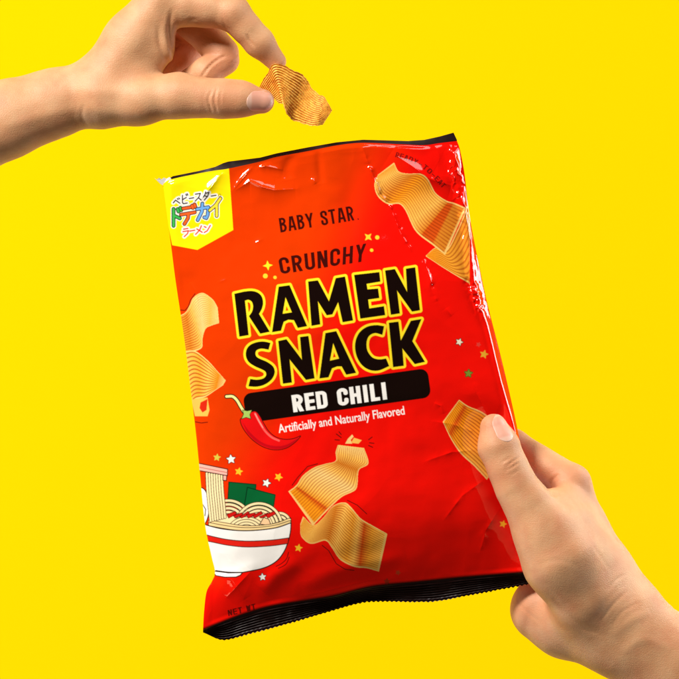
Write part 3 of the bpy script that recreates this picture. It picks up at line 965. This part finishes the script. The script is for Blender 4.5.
def build_hand(name, field, creases, pinks, label, nails):
    v, f = surface_nets(field.F, field.lo, field.h)
    # keep the one connected body
    lab = np.arange(len(v))
    E = np.vstack([f[:, [0, 1]], f[:, [1, 2]], f[:, [2, 3]], f[:, [3, 0]]])
    while True:
        l2 = lab.copy()
        np.minimum.at(l2, E[:, 0], lab[E[:, 1]]); np.minimum.at(l2, E[:, 1], lab[E[:, 0]])
        l2 = l2[l2]
        if (l2 == lab).all(): break
        lab = l2
    big = np.bincount(lab).argmax(); keep = lab == big
    remap = np.cumsum(keep) - 1
    f = remap[f[keep[f[:, 0]]]]; v = v[keep]
    n = vert_normals(v, f)
    # orientation: outward
    c = v.mean(0)
    facing = n[:, 2]
    for pts, amp, w, d0, d1 in creases:      # skin folds (negative) and tendons (positive), only in a depth band
        near = (v[:, 2] > d0) & (v[:, 2] < d1) & (facing > 0.05)
        dd, uq = seg_dist(v[near, 0], v[near, 1], spline(pts, 24), param=True)
        fade = np.clip(np.sin(np.pi * uq), 0.0, 1) ** .5
        q = amp * np.exp(-(dd / w) ** 2)
        if amp < 0:
            q = q - 0.35 * amp * np.exp(-((dd - 2.2 * w) / (1.3 * w)) ** 2)
        v[near] += n[near] * (q * fade)[:, None]
    v = v + n * (0.2 * vnoise3(v / 9.0) + 0.8 * vnoise3(v / 23.0))[:, None]
    tone = np.repeat(SKIN[None], len(v), 0)
    for x, y, d, r, a in pinks:
        k = a * np.exp(-(((v - np.array([x, y, d])) / r) ** 2).sum(1))[:, None]
        tone = tone * (1 - k) + PINK * k
    tone = tone * (1 + 0.10 * vnoise3(v / 14.0))[:, None]
    blotch = np.clip(vnoise3(v / 20.0 + 7) + .6 * vnoise3(v / 7.0 + 3), 0, .5)[:, None] * .7
    tone = tone * (1 - blotch) + PINK * blotch
    wv = W(v[:, 0], v[:, 1], v[:, 2])
    # after the flip of y and depth the winding is checked against the normals
    ob = mesh_obj(name, wv, f, skin, None, {'tone': tone})
    tag(ob, label, 'hand')
    bvh = BVHTree.FromPolygons([Vector(p) for p in v], [list(map(int, q)) for q in f])
    for nl in nails:
        make_nail(nl, ob, bvh)
    return ob


def make_nail(nl, parent, bvh):
    """nl: base, tip (x,y), half-width vector, projection direction"""
    base, tip, half, view = [np.array(q, float) for q in nl]
    nu, nv = 25, 33
    P = np.zeros((nv, nu, 3)); col = np.zeros((nv, nu, 3)); ok = np.ones((nv, nu), bool)
    view = view / np.linalg.norm(view)
    for j in range(nv):
        a = j / (nv - 1)
        # rounded plan outline
        wd = 1.0 - 0.30 * max(0, (0.22 - a) / 0.22) ** 2 - 0.36 * max(0, (a - 0.70) / 0.30) ** 2.2
        for i in range(nu):
            u = (i / (nu - 1)) * 2 - 1
            aa = a - 0.10 * (u * u) * (1 if a > .5 else -1) * abs(2 * a - 1)
            p = base + (tip - base) * aa + half * u * wd
            o = Vector(p - view * 60)
            hit = bvh.ray_cast(o, Vector(view), 120)
            q = np.array(hit[0]) if hit[0] is not None else p
            nn = np.array(hit[1]) if hit[0] is not None else -view
            if nn @ view > 0: nn = -nn
            e = min(1 - abs(u), a * 1.6, (1 - a) * 2.2 + 0.25)
            lift = 0.42 * min(1, e / 0.4) - 0.24
            P[j, i] = q + nn * lift
            body = np.array(lin(222, 156, 132))
            lun = np.array(lin(232, 182, 160)); wt = np.array(lin(236, 196, 170))
            k = smoothstep(.24, .14, a + .1 * u * u); k2 = smoothstep(.90, .95, a - .04 * u * u)
            c = body * (1 - k) + lun * k
            col[j, i] = c * (1 - .6 * k2) + wt * .6 * k2
    # smooth the plate
    for _ in range(6):
        P[1:-1, 1:-1] = .5 * P[1:-1, 1:-1] + .125 * (P[:-2, 1:-1] + P[2:, 1:-1] + P[1:-1, :-2] + P[1:-1, 2:])
    v = W(P[..., 0], P[..., 1], P[..., 2]).reshape(-1, 3)
    o = mesh_obj('nail', v, grid_faces(nu, nv), nailm, parent, {'tone': col.reshape(-1, 3)})
    sm = o.modifiers.new('thickness', 'SOLIDIFY'); sm.thickness = 0.0003; sm.offset = 0
    return o


# ---- lower hand: thumb in front of the bag, fingers behind it
H = 1.5
R = Field((405, 395, -125), (770, 770, 92), H)
palm = R.blank()
R.chain([(577, 525, -16, 23), (597, 575, -20, 34), (614, 612, -20, 40)], 14, palm)
R.chain([(572, 483, -26, 18.5), (584, 528, -34, 22), (618, 610, -28, 38)], 12, palm)
R.chain([(578, 515, -48, 19), (596, 560, -42, 22), (622, 620, -22, 34)], 12, palm)
R.chain([(576, 552, -64, 18), (598, 588, -54, 22), (624, 630, -28, 32)], 12, palm)
R.chain([(568, 588, -70, 16.5), (590, 612, -58, 22), (620, 636, -30, 32)], 12, palm)
R.chain([(624, 626, -12, 42.5), (668, 664, -16, 44), (760, 742, -14, 50)], 22, palm, sq=.82)
hyp = R.chain([(543, 609, -46, 33), (566, 622, -38, 35), (604, 636, -20, 34)], 10, R.blank())
palm = smin(palm, hyp, 14)
th = R.chain([(545, 531, 28, 31), (561, 560, 25, 36), (583, 596, 14, 34.5)], 16, R.blank())
palm = smin(palm, th, 20)
palm = smin(palm, R.chain([(566, 526, 6, 27), (598, 598, -10, 33)], 12, R.blank()), 18)
palm = smin(palm, R.chain([(592, 612, -2, 31), (628, 640, -8, 35)], 14, R.blank()), 20)
thumb = R.chain([(493.5, 427.5, 30, 13.6), (498.5, 446, 31, 19.4), (508.5, 469, 33, 19.2), (517, 488, 34, 20), (529, 506, 33, 23), (545, 531, 30, 30)], 9, R.blank())
palm = smin(palm, thumb, 12)
web = R.chain([(552, 505, 12, 15), (566, 500, -8, 15)], 10, R.blank())
palm = smin(palm, web, 14)
for ch in ([(572, 483, -26, 18.5), (512, 446, -48, 16.5), (470, 429, -52, 14), (440, 421, -46, 12)],
           [(578, 515, -48, 19), (514, 482, -66, 16.5), (466, 464, -62, 14), (432, 456, -53, 12)],
           [(576, 552, -64, 18), (512, 526, -74, 15.5), (466, 511, -66, 13.5), (438, 506, -56, 12)],
           [(568, 588, -70, 16.5), (516, 570, -74, 14), (480, 560, -66, 12), (456, 556, -57, 10.5)]):
    fg = R.chain(ch, 6, R.blank())
    palm = smin(palm, fg, 5)
R.F = palm
creR = [
    ([(504.5, 468.5), (511, 463), (519.5, 456.8)], -0.9, 1.0, 20, 80), ([(504.5, 471), (512, 467), (519, 462)], -0.9, 1.0, 20, 80),
    ([(501, 463), (506, 460), (511, 457.5)], -0.4, .9, 20, 80), ([(510, 475), (515, 472.5), (521, 469)], -0.35, .9, 20, 80),
    ([(543, 484), (549, 491), (557, 497)], -1.2, 1.6, -30, 60), ([(556, 488), (552, 481), (560, 474)], -0.9, 1.4, -40, 40),
    ([(590, 540), (600, 556), (610, 570)], -0.2, 1.6, -40, 60),
    ([(608, 590), (616, 580), (626, 574)], -0.35, 1.6, -30, 60), ([(600, 622), (612, 606), (628, 590)], -0.4, 1.8, -30, 60),
    ([(612, 626), (622, 612), (640, 602)], -0.3, 1.6, -30, 60),
    ([(552, 598), (570, 618), (594, 634)], -0.7, 2.6, -60, 60), ([(517, 600), (527, 612), (540, 622)], -0.4, 1.5, -80, 40),
    ([(535, 566), (556, 560), (580, 566)], -0.2, 2.0, 0, 80), ([(612, 636), (632, 620), (650, 612)], 0.9, 5, -40, 60), ([(622, 652), (645, 640), (672, 650)], 0.7, 5, -40, 60),
]
pkR = [(493, 425, 40, 18, .55), (508, 468, 48, 18, .3), (584, 476, -20, 24, .5), (545, 600, -20, 34, .45), (548, 488, -10, 22, .6), (520, 600, -46, 28, .5), (560, 545, 50, 40, .12)]
build_hand('hand', R, creR, pkR, 'hand gripping the lower right edge of the bag, thumb across its front', [
    ((503.5, 442.5), (496.0, 414.8), (8.8, -2.3), (-.52, .06, -.85)) and ((501.5, 442.5, 40), (496.8, 414.6, 34), (7.4, -1.7, -6.0), (-.60, .08, -.79))])

# ---- upper hand: pinching a chip
Lf = Field((-130, -75, -110), (300, 215, 75), H)
pl = Lf.blank()
Lf.chain([(-118, 178, -4, 50), (-50, 146, -2, 42), (10, 118, 0, 35.5), (52, 104, 0, 31.5), (92, 92, 0, 32)], 16, pl, sq=.9)
Lf.chain([(100, 88, 2, 31), (132, 40, 2, 27), (164, -3, 4, 22.5)], 12, pl)
Lf.chain([(100, 90, -16, 29), (140, 40, -22, 25), (168, 2, -28, 20)], 12, pl)
Lf.chain([(100, 94, -32, 26), (140, 46, -44, 23), (166, 10, -54, 19)], 12, pl)
Lf.chain([(102, 98, -40, 24), (136, 58, -60, 21), (158, 24, -74, 17)], 12, pl)
thn = Lf.chain([(104, 100, 8, 28), (140, 100, 16, 23.5), (178, 95.5, 23, 20.8)], 12, Lf.blank())
pl = smin(pl, thn, 14)
pl = smin(pl, Lf.chain([(138, 70, 4, 22), (158, 50, 6, 14), (164, 24, 8, 12)], 10, Lf.blank()), 12)
tm = Lf.chain([(178, 95.5, 23, 20.8), (200, 97.5, 26, 18.6), (222, 98.5, 28, 18.4), (240, 99, 29, 16.8), (262, 101.5, 28, 12.4)], 9, Lf.blank())
pl = smin(pl, tm, 11)
ix = Lf.chain([(164, -3, 4, 22.5), (184, 6, 7, 20), (205, 8, 9, 18.4), (232, 13, 11, 17.4), (246, 28, 11, 14.4), (259, 42, 10, 14.4), (276, 61.5, 6, 10.2)], 7, Lf.blank())
pl = smin(pl, ix, 7)
md = Lf.chain([(168, 2, -28, 20), (196, 24, -26, 17.5), (222, 53, -16, 17)], 6, Lf.blank())
md2 = Lf.chain([(224, 60, -14, 15.4), (206, 72, -8, 14.5), (190, 80, -12, 12)], 5, Lf.blank())
md = smin(md, md2, .8)
pl = smin(pl, md, 2.5)
rg = smin(Lf.chain([(166, 10, -60, 19), (198, 40, -72, 15.5), ], 6, Lf.blank()), Lf.chain([(198, 43, -70, 14), (184, 60, -62, 13), (170, 74, -56, 11)], 5, Lf.blank()), 3)
pl = smin(pl, rg, 2.5)
pk = smin(Lf.chain([(158, 24, -74, 17), (186, 56, -76, 14)], 6, Lf.blank()), Lf.chain([(186, 58, -74, 13), (168, 74, -66, 12), (158, 84, -60, 10)], 5, Lf.blank()), 3)
pl = smin(pl, pk, 2.5)
Lf.F = pl
creL = [
    ([(212, 90), (208.5, 100), (212, 113)], -0.9, 1.0, 15, 75), ([(217, 88), (214.5, 100), (217, 113)], -0.9, 1.0, 15, 75), ([(221.5, 90), (220, 98), (221, 106)], -0.6, .9, 15, 75),
    ([(172, 8), (169.5, 36), (178, 66)], -1.3, 2.0, -10, 60), ([(163, 22), (166, 46), (175, 68)], 0.9, 3, -10, 60), ([(158, 26), (160, 46), (168, 66)], -0.6, 2.2, -10, 60),
    ([(222, 18), (225, 26), (230, 31)], -0.45, 1.2, 0, 40), ([(201, 78), (208, 68), (217, 60), (226, 56)], -1.5, 1.2, -40, 30), ([(230, 64), (236, 61), (241, 60)], -.5, 1.1, -40, 30), ([(247, 34), (249.5, 40), (254, 47)], -1.1, 1.2, 0, 40), ([(182, 26), (190, 20), (198, 20)], -0.4, 1.5, 0, 40),
    ([(84, 104), (82, 116), (88, 128)], -0.5, 2, 0, 50), ([(70, 108), (110, 112), (150, 113)], 0.6, 6, 0, 60), ([(0, 128), (40, 116), (76, 108)], 0.8, 6, 0, 60),
    ([(60, 86), (100, 92), (140, 88)], 0.5, 6, 0, 60),
]
pkL = [(262, 98, 36, 18, .5), (216, 100, 44, 18, .25), (272, 58, 12, 18, .55), (240, 10, 20, 18, .3), (226, 62, -6, 24, .55), (185, 50, -45, 34, .9), (205, 30, 0, 20, .35)]  # strongest spot: redder palm skin plus painted dark red shade between the fingers
build_hand('hand', Lf, creL, pkL, 'hand reaching in from the upper left, pinching a wavy chip between thumb and forefinger', [
    ((246.5, 100.5, 40), (273.2, 102.0, 36), (-0.3, 9.6, -2.6), (0, -.22, -.97)),
])

# ------------------------------------------------------------------ the held chip
n, m = 160, 190
A3 = spline([(259, 87, 8), (267, 74, 14), (275, 63.5, 19), (291, 69, 16), (305, 77, 10), (311, 87, 8), (318, 94, 10), (325, 98, 13), (332, 110.5, 12)], n)
B3 = spline([(279, 103, 7), (281.5, 103.5, 11), (283.5, 104, 17), (287, 112, 15), (292, 119.5, 9), (301, 123, 8), (309, 125.3, 10), (316, 125.8, 12), (323, 124.5, 10)], n)
v = np.linspace(0, 1, m)[None, :, None]
je = (np.array([.005 * math.sin(k * .9) + .010 * math.sin(k * .31 + 1) for k in range(n)]))[:, None, None]
P = A3[:, None] * (1 - v) + B3[:, None] * v + (B3 - A3)[:, None] * je * (2 * np.abs(v - .5)) ** 4
tu = np.gradient(P, axis=0); tv = np.gradient(P, axis=1)
nn = np.cross(tu, tv); nn /= np.linalg.norm(nn, axis=2, keepdims=True) + 1e-9
nn[nn[..., 2] < 0] *= -1
ribs = 16
rb = np.cos(2 * np.pi * ribs * v[..., 0] + 1.1 * fbm(P[..., 0], P[..., 1], .05, 2, 71))
uu = np.linspace(0, 1, n)[:, None]
bump = 0.5 * rb * (1 + .7 * fbm(P[..., 0], P[..., 1], .12, 2, 72)) + 0.42 * fbm(P[..., 0], P[..., 1], .26, 3, 2)
P1 = P + nn * bump[..., None]
P2 = P + nn * (bump - 2.2)[..., None]
e = 1.0 + 0.02 * np.sin(uu * 40)
vt = np.vstack([W(P1[..., 0], P1[..., 1], P1[..., 2]).reshape(-1, 3), W(P2[..., 0], P2[..., 1], P2[..., 2]).reshape(-1, 3)])
g = grid_faces(m, n)
idx = np.arange(n * m).reshape(n, m); o2 = n * m
border = []
for line in (idx[0, :], idx[:, -1], idx[-1, ::-1], idx[::-1, 0]):
    for a_, b_ in zip(line[:-1], line[1:]):
        border.append([a_, b_, b_ + o2, a_ + o2])
chipm, nt, b = mat('ribbed_chip', Roughness=0.5)
b.inputs['Subsurface Weight'].default_value = .12; b.inputs['Subsurface Scale'].default_value = .002
at = add(nt, 'ShaderNodeAttribute', attribute_name='tone')
tc = add(nt, 'ShaderNodeTexCoord'); no = add(nt, 'ShaderNodeTexNoise'); no.inputs['Scale'].default_value = 420; no.inputs['Detail'].default_value = 5
nt.links.new(tc.outputs['Object'], no.inputs['Vector'])
rp = add(nt, 'ShaderNodeValToRGB'); rp.color_ramp.elements[0].position = .33; rp.color_ramp.elements[0].color = (.85, .68, .5, 1); rp.color_ramp.elements[1].position = .62; rp.color_ramp.elements[1].color = (1.08, 1.05, 1, 1)
nt.links.new(no.outputs['Fac'], rp.inputs['Fac'])
mx = add(nt, 'ShaderNodeMix', data_type='RGBA', blend_type='MULTIPLY'); mx.inputs['Factor'].default_value = 1
nt.links.new(at.outputs['Color'], mx.inputs['A']); nt.links.new(rp.outputs['Color'], mx.inputs['B'])
sp = add(nt, 'ShaderNodeTexNoise'); sp.inputs['Scale'].default_value = 1500; sp.inputs['Detail'].default_value = 2
nt.links.new(tc.outputs['Object'], sp.inputs['Vector'])
sr = add(nt, 'ShaderNodeMapRange'); sr.inputs['From Min'].default_value = .60; sr.inputs['From Max'].default_value = .68; sr.inputs['To Max'].default_value = .75
nt.links.new(sp.outputs['Fac'], sr.inputs['Value'])
ms = add(nt, 'ShaderNodeMix', data_type='RGBA'); ms.inputs['B'].default_value = (.50, .10, .015, 1)
nt.links.new(sr.outputs['Result'], ms.inputs['Factor']); nt.links.new(mx.outputs['Result'], ms.inputs['A']); nt.links.new(ms.outputs['Result'], b.inputs['Base Color'])
bp = add(nt, 'ShaderNodeBump'); bp.inputs['Strength'].default_value = .35; bp.inputs['Distance'].default_value = .0006
nt.links.new(no.outputs['Fac'], bp.inputs['Height']); nt.links.new(bp.outputs['Normal'], b.inputs['Normal'])
base = np.array((0.95, 0.56, 0.09)); seas = np.array((0.74, 0.27, 0.025))
kk = smoothstep(.2, -.9, rb)[..., None] * .75
tone = base * (1 - kk) + seas * kk
tone = np.vstack([tone.reshape(-1, 3)] * 2)
chip = mesh_obj('snack_chip', vt, np.vstack([g, g[:, ::-1] + o2, np.array(border)]), chipm, None, {'tone': tone})
tag(chip, 'wavy golden ribbed noodle chip held between thumb and forefinger', 'chip')

# ------------------------------------------------------------------ backdrop
bm_, nt, b = mat('yellow_paper', Roughness=0.9)
b.inputs['Specular IOR Level'].default_value = 0.0
no = add(nt, 'ShaderNodeTexNoise'); no.inputs['Scale'].default_value = 60
mx = add(nt, 'ShaderNodeMix', data_type='RGBA'); mx.inputs['A'].default_value = (.93, .590, .0006, 1); mx.inputs['B'].default_value = (.93, .594, .0006, 1)
nt.links.new(no.outputs['Fac'], mx.inputs['Factor']); nt.links.new(mx.outputs['Result'], b.inputs['Base Color'])
BD = 1.0
me = bpy.data.meshes.new('backdrop')
me.from_pydata([(-2.2, BD, -2), (2.2, BD, -2), (2.2, BD, 2), (-2.2, BD, 2), (-2.2, BD + .01, -2), (2.2, BD + .01, -2), (2.2, BD + .01, 2), (-2.2, BD + .01, 2)], [],
               [(0, 1, 2, 3), (7, 6, 5, 4), (0, 4, 5, 1), (2, 6, 7, 3), (1, 5, 6, 2), (0, 3, 7, 4)])
me.materials.append(bm_)
bd_o = bpy.data.objects.new('backdrop', me); COL.objects.link(bd_o)
tag(bd_o, 'plain bright yellow paper backdrop behind the hands and bag', 'backdrop', kind='structure')


# ------------------------------------------------------------------ lamps
def area(name, loc, target, size, power, col=(1, 1, 1), sy=None):
    l = bpy.data.lights.new(name, 'AREA'); l.energy = power; l.color = col
    l.size = size
    if sy:
        l.shape = 'RECTANGLE'; l.size_y = sy
    o = bpy.data.objects.new(name, l); COL.objects.link(o)
    o.location = loc
    d = Vector(target) - Vector(loc)
    o.rotation_euler = d.to_track_quat('-Z', 'Y').to_euler()
    return o


area('key_lamp', (-1.32, -1.45, 1.62), (0, 0, -.05), .55, 106, (1, .955, .90))
area('top_softbox', (0.42, -0.80, 1.22), (0, 0, 0), .55, 4.5, (1, .97, .94))
area('fill_lamp', (-1.7, -1.4, -1.35), (0, 0, 0), .55, 2.2, (1, .80, .5))
area('side_lamp', (0.36, 0.08, 0.07), (0.06, 0, 0.03), .11, .95, (1, .98, .96), .26)
area('rim_lamp', (0.42, 0.46, 0.05), (0.06, 0, 0.0), .06, .5, (1, .98, .96), .5)
for sx, sz, pw in ((-1.3, 1.0, 5.9), (1.3, 1.0, 7.2), (-1.3, -1.0, 10.3), (1.3, -1.0, 12.0)):
    area('backdrop_lamp', (sx, 0.2, sz), (0, BD, 0), .8, pw)

w = bpy.data.worlds.new('World'); scene.world = w; w.use_nodes = True
w.node_tree.nodes['Background'].inputs['Color'].default_value = (1, .76, .25, 1)
w.node_tree.nodes['Background'].inputs['Strength'].default_value = 0.035

# ------------------------------------------------------------------ camera
cam = bpy.data.cameras.new('camera'); co = bpy.data.objects.new('camera', cam); COL.objects.link(co)
co.location = (0, -CAM_D, 0); co.rotation_euler = (math.pi / 2, 0, 0)
cam.sensor_width = 36; cam.lens = 36 * CAM_D / (679 * S)
cam.clip_start = .05; cam.clip_end = 50
scene.camera = co
scene.view_settings.view_transform = 'Standard'; scene.view_settings.look = 'None'
scene.view_settings.exposure = 0; scene.view_settings.gamma = 1
scene.cycles.use_denoising = True
scene.cycles.max_bounces = 6
